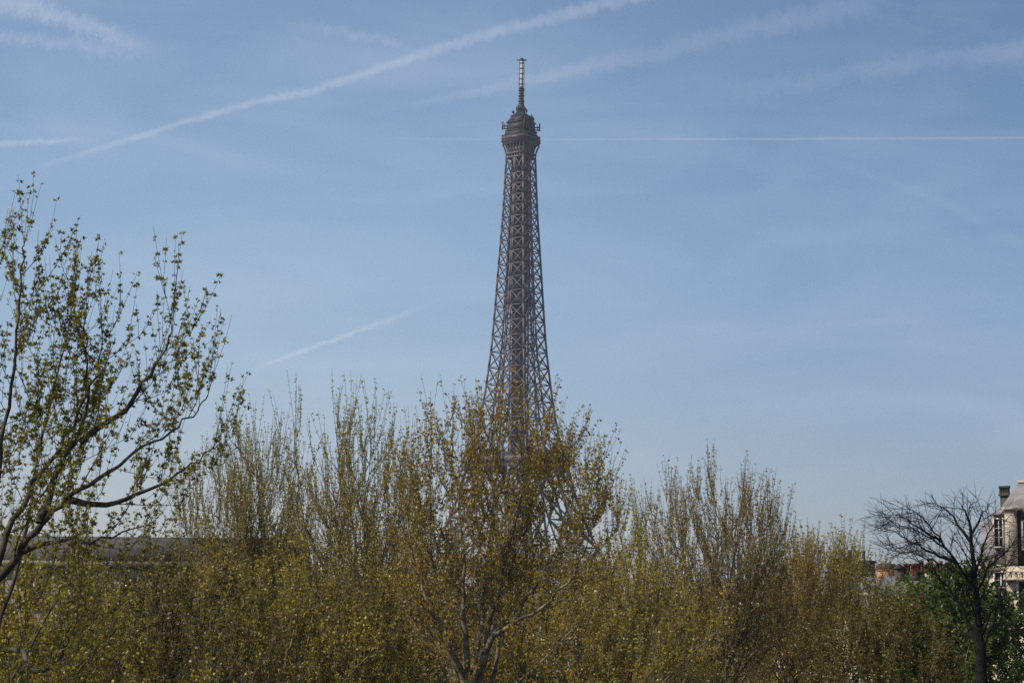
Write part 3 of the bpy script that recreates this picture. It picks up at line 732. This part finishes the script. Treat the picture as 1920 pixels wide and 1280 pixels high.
# mansard house at the right edge
Y = 92.0; rz = R(-32)
a = at(1868, 1060, Y); zb = ground_z(Y); s_ = Y / F * 1.02
mo = thing('mansard_house', 'cream stone house with steep slate mansard roof and dormer at right edge', 'building', (a[0], Y, zb), rz)
Z = lambda py: float(at(1868, py, Y)[2]) - zb
cr = math.cos(rz)
kx = a[0] / Y / (1868 - 960.0)
def XD(px, y):
    q = kx * (px - 960); return (q * (Y + y * cr) - a[0] + y * math.sin(rz)) / (cr - q * math.sin(rz))
X = lambda px: XD(px, 0)
x0, x1 = X(1836), X(1898); ze = Z(1058)
b = MB(); b.box(x0, x1, 0, 9, 0, ze - .28); b.build('wall', M['stone'], mo)
b = MB(); b.box(x0 - .2, x1, -.3, 9.2, ze - .28, ze); b.build('cornice', M['stone'], mo)
b = MB()
xa, xb = XD(1843, 1.0), XD(1880, 3.4)
b.hexa([(x0, 0, ze), (x1, 0, ze), (x1, 9, ze), (x0, 9, ze), (xa, 1.0, Z(980)), (x1, 1.0, Z(980)), (x1, 8, Z(980)), (xa, 8, Z(980))])
b.hexa([(xa, 1.0, Z(980)), (x1, 1.0, Z(980)), (x1, 8, Z(980)), (xa, 8, Z(980)), (xb, 3.4, Z(941)), (x1 + 1, 3.4, Z(941)), (x1 + 1, 5.5, Z(941)), (xb, 5.5, Z(941))])
roof = b.build('roof', M['slate_light'], mo)
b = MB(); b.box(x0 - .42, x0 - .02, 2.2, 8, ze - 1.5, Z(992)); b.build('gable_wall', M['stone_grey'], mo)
b = MB(); b.box(x0 - .3, x0 - .1, 3.2, 3.9, Z(992), Z(972)); b.build('chimney', M['soot'], mo)
b = MB(); b.box(X(1866), X(1885), -.05, 2.2, Z(1032), Z(966)); b.box(X(1864), X(1887), -.2, 2.3, Z(966), Z(961)); dm = b.build('dormer', M['slate_light'], mo)
f = window(dm, X(1875.5), -.052, Z(999), 0, .46); f.scale = (.36, 1, .62)
window(mo, X(1877), -.002, Z(1094), 0, .5)
# taller pavilion
x2, x3 = X(1896), X(1896) + 7.0
b = MB(); b.box(x2, x3, -.8, 8.5, 0, Z(1062)); b.build('pavilion_wall', M['stone'], mo)
b = MB(); b.box(x2, x2 + .42, -.8, 1.2, Z(1062), Z(958)); b.box(x2 - .1, x2 + .6, -.95, 1.3, Z(958), Z(953))
b.box(x2 + 1.7, x2 + 2.1, -.8, 1.2, Z(1062), Z(958)); b.build('pilaster', M['stone'], mo)
b = MB(); b.box(x2 + .42, x2 + 1.7, -.3, 1.0, Z(1062), Z(953)); b.build('bay', M['soot'], mo)
window(mo, x2 + 1.05, -.303, Z(1005), 0, .62)
b = MB(); zz0, zz1, zz2 = Z(1062), Z(953), Z(898)
b.hexa([(x2 + .1, .9, zz0), (x3, .9, zz0), (x3, 8.4, zz0), (x2 + .1, 8.4, zz0), (x2 + .1, 1.3, zz1), (x3, 1.3, zz1), (x3, 8.0, zz1), (x2 + .1, 8.0, zz1)])
xt = XD(1913, 3.0)
b.hexa([(XD(1876, 1), 1.0, zz1), (x3, 1.0, zz1), (x3, 8.2, zz1), (XD(1876, 1), 8.2, zz1), (xt, 3.0, zz2), (x3, 3.0, zz2), (x3, 6.0, zz2), (xt, 6.0, zz2)])
pr_ = b.build('pavilion_roof', M['slate_light'], mo)
b = MB(); b.box(xt - .05, x3, 2.9, 6.1, zz2, zz2 + .12); b.build('roof_ridge', M['stone'], mo)
b = MB(); p0 = np.array([X(1905), 1.9, Z(934)]); 
b.hexa([(XD(1904, 1.72), 1.72, Z(936)), (XD(1910, 1.72), 1.72, Z(936)), (XD(1910, 2), 2.0, Z(936)), (XD(1904, 2), 2.0, Z(936)), (XD(1909, 2.48), 2.48, Z(917)), (XD(1915, 2.48), 2.48, Z(917)), (XD(1915, 2.8), 2.8, Z(917)), (XD(1909, 2.8), 2.8, Z(917))])
b.build('skylight', M['glass'], mo)
b = MB(); b.box(XD(1878, 3), XD(1900, 3), 3.0, 3.7, Z(970), Z(922)); b.box(XD(1876, 3), XD(1901, 3), 2.9, 3.8, Z(922), Z(919)); c = b.build('chimney', M['soot'], mo)
for px in (1880, 1884.5, 1889, 1893):
    m = MB(); m.lathe([(.10, 0), (.085, .3), (.12, .31), (.12, .42), (.01, .42)], 8); p_ = m.build('chimney_pot', M['soot'], c); p_.location = (XD(px, 3.3), 3.3, Z(919))
b = MB()
for i in range(12): b.lathe([(.05, Z(1084)), (.08, Z(1080)), (.05, Z(1074))], 6, x2 + .1 + i * .26, -1.25)
b.box(x2 - .05, x3, -1.4, -1.1, Z(1074), Z(1071)); b.box(x2 - .05, x3, -1.45, -.8, Z(1088), Z(1084)); b.build('balustrade', M['stone'], mo)
for k in range(2): window(mo, x2 + 1.0 + k * 2.2, -.803, Z(1120), 0, .7)

# far city skyline in the haze
b = MB(); rg = np.random.default_rng(9); x = -900
while x < 900:
    w = rg.uniform(14, 34); h = rg.uniform(26, 52); y = rg.uniform(1900, 2300)
    b.box(x, x + w, y, y + 20, -19, -19 + h); x += w * rg.uniform(.6, 1.1)
so = b.build('city_skyline', M['far_wall']); so['kind'] = 'stuff'; so['label'] = 'distant city rooftops fading in haze along the horizon'; so['category'] = 'skyline'

# ------------------------------------------------------------------ contrails
def trail_mat(name, op, scale=9.0, patch=0.5, va=.03):
    m = bpy.data.materials.new(name); m.use_nodes = True
    n, l = m.node_tree.nodes, m.node_tree.links
    n.remove(n['Principled BSDF'])
    def math_(op_, a, b=None, clamp=False):
        k = n.new('ShaderNodeMath'); k.operation = op_; k.use_clamp = clamp
        for i_, v_ in enumerate((a, b)):
            if v_ is None: continue
            if isinstance(v_, (int, float)): k.inputs[i_].default_value = v_
            else: l.new(v_, k.inputs[i_])
        return k.outputs[0]
    ef = n.new('ShaderNodeAttribute'); ef.attribute_name = 'soft'
    uv = n.new('ShaderNodeAttribute'); uv.attribute_name = 'run'
    sx = n.new('ShaderNodeSeparateXYZ'); l.new(uv.outputs['Vector'], sx.inputs[0])
    def noise(vec_scale, sc, det=5):
        mp_ = n.new('ShaderNodeMapping'); mp_.inputs['Scale'].default_value = vec_scale; l.new(uv.outputs['Vector'], mp_.inputs[0])
        z = n.new('ShaderNodeTexNoise'); z.inputs['Scale'].default_value = sc; z.inputs['Detail'].default_value = det; z.inputs['Roughness'].default_value = .6
        l.new(mp_.outputs[0], z.inputs['Vector']); return z.outputs['Fac']
    wob = math_('MULTIPLY', math_('SUBTRACT', noise((1, va * .6, 1), scale * .5, 4), .5), 1.5)
    fea = math_('MULTIPLY', math_('SUBTRACT', noise((1, va * 1.2, 1), scale * 2.2, 6), .5), 1.9)
    v = math_('ADD', math_('ADD', sx.outputs[1], wob), fea)
    body = math_('SUBTRACT', 1.0, math_('MULTIPLY', math_('MULTIPLY', v, v), 2.2), True)
    edge = math_('SUBTRACT', 1.0, math_('MULTIPLY', sx.outputs[1], sx.outputs[1]), True)
    pat = n.new('ShaderNodeMapRange'); pat.inputs[1].default_value = .36; pat.inputs[2].default_value = .68; pat.inputs[3].default_value = 1 - patch; pat.inputs[4].default_value = 1
    l.new(noise((.7, va, 1), scale * .9, 6), pat.inputs[0])
    al = math_('MULTIPLY', math_('MULTIPLY', math_('MULTIPLY', body, edge), math_('MULTIPLY', pat.outputs[0], ef.outputs['Fac'])), op)
    t = n.new('ShaderNodeBsdfTransparent'); d = n.new('ShaderNodeBsdfTranslucent'); d.inputs[0].default_value = (.95, .95, .95, 1)
    x = n.new('ShaderNodeMixShader')
    l.new(al, x.inputs[0]); l.new(t.outputs[0], x.inputs[1]); l.new(d.outputs[0], x.inputs[2])
    l.new(x.outputs[0], n['Material Output'].inputs[0])
    return m
ALT = 7000.0
def contrail(label, pts, width, op, fade=(.12, .12), scale=9.0, patch=.5, skew=0.0):
    """a flattened plume at cruising height: pts and width given as seen, converted to metres at that height"""
    m = len(pts); N = 48; C = 9
    u = np.linspace(0, m - 1, N)
    P = np.stack([np.interp(u, np.arange(m), [p[k] for p in pts]) for k in range(2)], 1)
    for _ in range(5): P[1:-1] = (P[:-2] + 2 * P[1:-1] + P[2:]) / 4
    wv = np.interp(u, np.arange(m), width) if hasattr(width, '__len__') else np.full(N, width)
    T = np.gradient(P, axis=0); T /= np.linalg.norm(T, axis=1)[:, None]; Nn = np.stack([-T[:, 1], T[:, 0]], 1)
    V = []; soft = []; run = []
    for i in range(N):
        t = i / (N - 1); ef = min(1, t / (fade[0] + 1e-6)) * min(1, (1 - t) / (fade[1] + 1e-6)); ef = ef * ef * (3 - 2 * ef)
        for lay in (1, -1):
            for j in range(C):
                v = -1 + 2 * j / (C - 1); p = P[i] + Nn[i] * v * wv[i] * .95
                d = ray(*p); k = (ALT + lay * 30 * (1 - v * v)) / d[2]
                V.append(CAM + d * k); c = max(0, 1 - v * v)
                soft.append(ef); run.append((i / (N - 1) * 4.0, v, skew + lay * .03))
    q = []
    for i in range(N - 1):
        for l_ in (0, 1):
            for j in range(C - 1):
                a = (i * 2 + l_) * C + j; q.append([a, a + 1, a + 2 * C + 1, a + 2 * C] if l_ == 0 else [a, a + 2 * C, a + 2 * C + 1, a + 1])
    V = np.array(V); c0 = V.mean(0); b = MB(); b.add(V - c0, q)
    o = b.build('contrail', trail_mat('ice_plume', op, scale, patch, float(wv.mean()) * .5 / (np.linalg.norm(np.diff(P, axis=0), axis=1).sum() / 4))); o.location = c0
    me = o.data; A1 = me.attributes.new('soft', 'FLOAT', 'POINT'); A1.data.foreach_set('value', np.array(soft, np.float32))
    A2 = me.attributes.new('run', 'FLOAT_VECTOR', 'POINT'); A2.data.foreach_set('vector', np.array(run, np.float32).ravel())
    for p in me.polygons: p.use_smooth = True
    return tag(o, label, 'contrail', 'contrails across the sky')
contrail('broad bright contrail climbing from left edge to top centre', [(10, 334), (240, 262), (440, 200), (610, 165), (770, 108), (960, 52), (1120, 12), (1260, -25)], [11, 13, 15, 16, 20, 24, 27, 28], .078, (.16, .02), 13)
contrail('wide faint contrail passing behind the antenna towards the upper right', [(640, 225), (860, 180), (1060, 135), (1250, 95), (1450, 45), (1700, -5)], [16, 20, 26, 38, 48, 56], .036, (.25, .1), 9, .35)
contrail('wide pale contrail leaving the right edge near the top', [(1180, 200), (1450, 165), (1700, 120), (1980, 85)], [50, 40, 38, 36], .03, (.4, .02), 8, .4)
contrail('thin straight horizontal contrail right of the tower top', [(540, 256), (900, 262), (1300, 261), (1960, 259)], [4, 4, 5, 6], .055, (.7, .01), 7, .3)
contrail('pale wispy contrail level at the top left corner', [(-60, 66), (80, 78), (220, 92), (380, 96)], [24, 28, 36, 26], .06, (.05, .45), 9)
contrail('feathery contrail slanting down from the top left corner', [(-40, -20), (80, 22), (190, 58), (310, 96)], [60, 40, 34, 26], .09, (.05, .35), 9)
contrail('short thin contrail low in the sky left of the tower', [(470, 694), (560, 660), (660, 625), (760, 588), (870, 545)], [7, 9, 11, 12, 12], .08, (.15, .5), 8, .4)
contrail('short faint contrail at the left edge above the near tree', [(-40, 272), (80, 266), (210, 259)], [14, 12, 8], .08, (.05, .5), 6)
contrail('very faint contrail drooping towards the right edge', [(1420, 270), (1600, 315), (1760, 375), (1960, 480)], [14, 16, 18, 22], .015, (.4, .02), 6)
contrail('faint short wisp under the top edge left of centre', [(480, 45), (600, 55), (700, 72), (810, 98)], [24, 26, 20, 12], .05, (.4, .4), 6)

# ------------------------------------------------------------------ haze
if USE_HAZE:
    b = MB(); b.box(-2300, 2300, -300, 3700, -21, 320)
    hzo = b.build('haze', None); hzo.data.materials.clear()
    m = bpy.data.materials.new('haze_air'); m.use_nodes = True; n, l = m.node_tree.nodes, m.node_tree.links
    n.remove(n['Principled BSDF']); v = n.new('ShaderNodeVolumePrincipled')
    v.inputs['Color'].default_value = (.78, .86, 1.0, 1); v.inputs['Density'].default_value = 0.0001; v.inputs['Anisotropy'].default_value = 0.2
    l.new(v.outputs[0], n['Material Output'].inputs['Volume']); hzo.data.materials.append(m)
    hzo['kind'] = 'stuff'; hzo['label'] = 'thin blue haze in the air over the city'; hzo['category'] = 'haze'
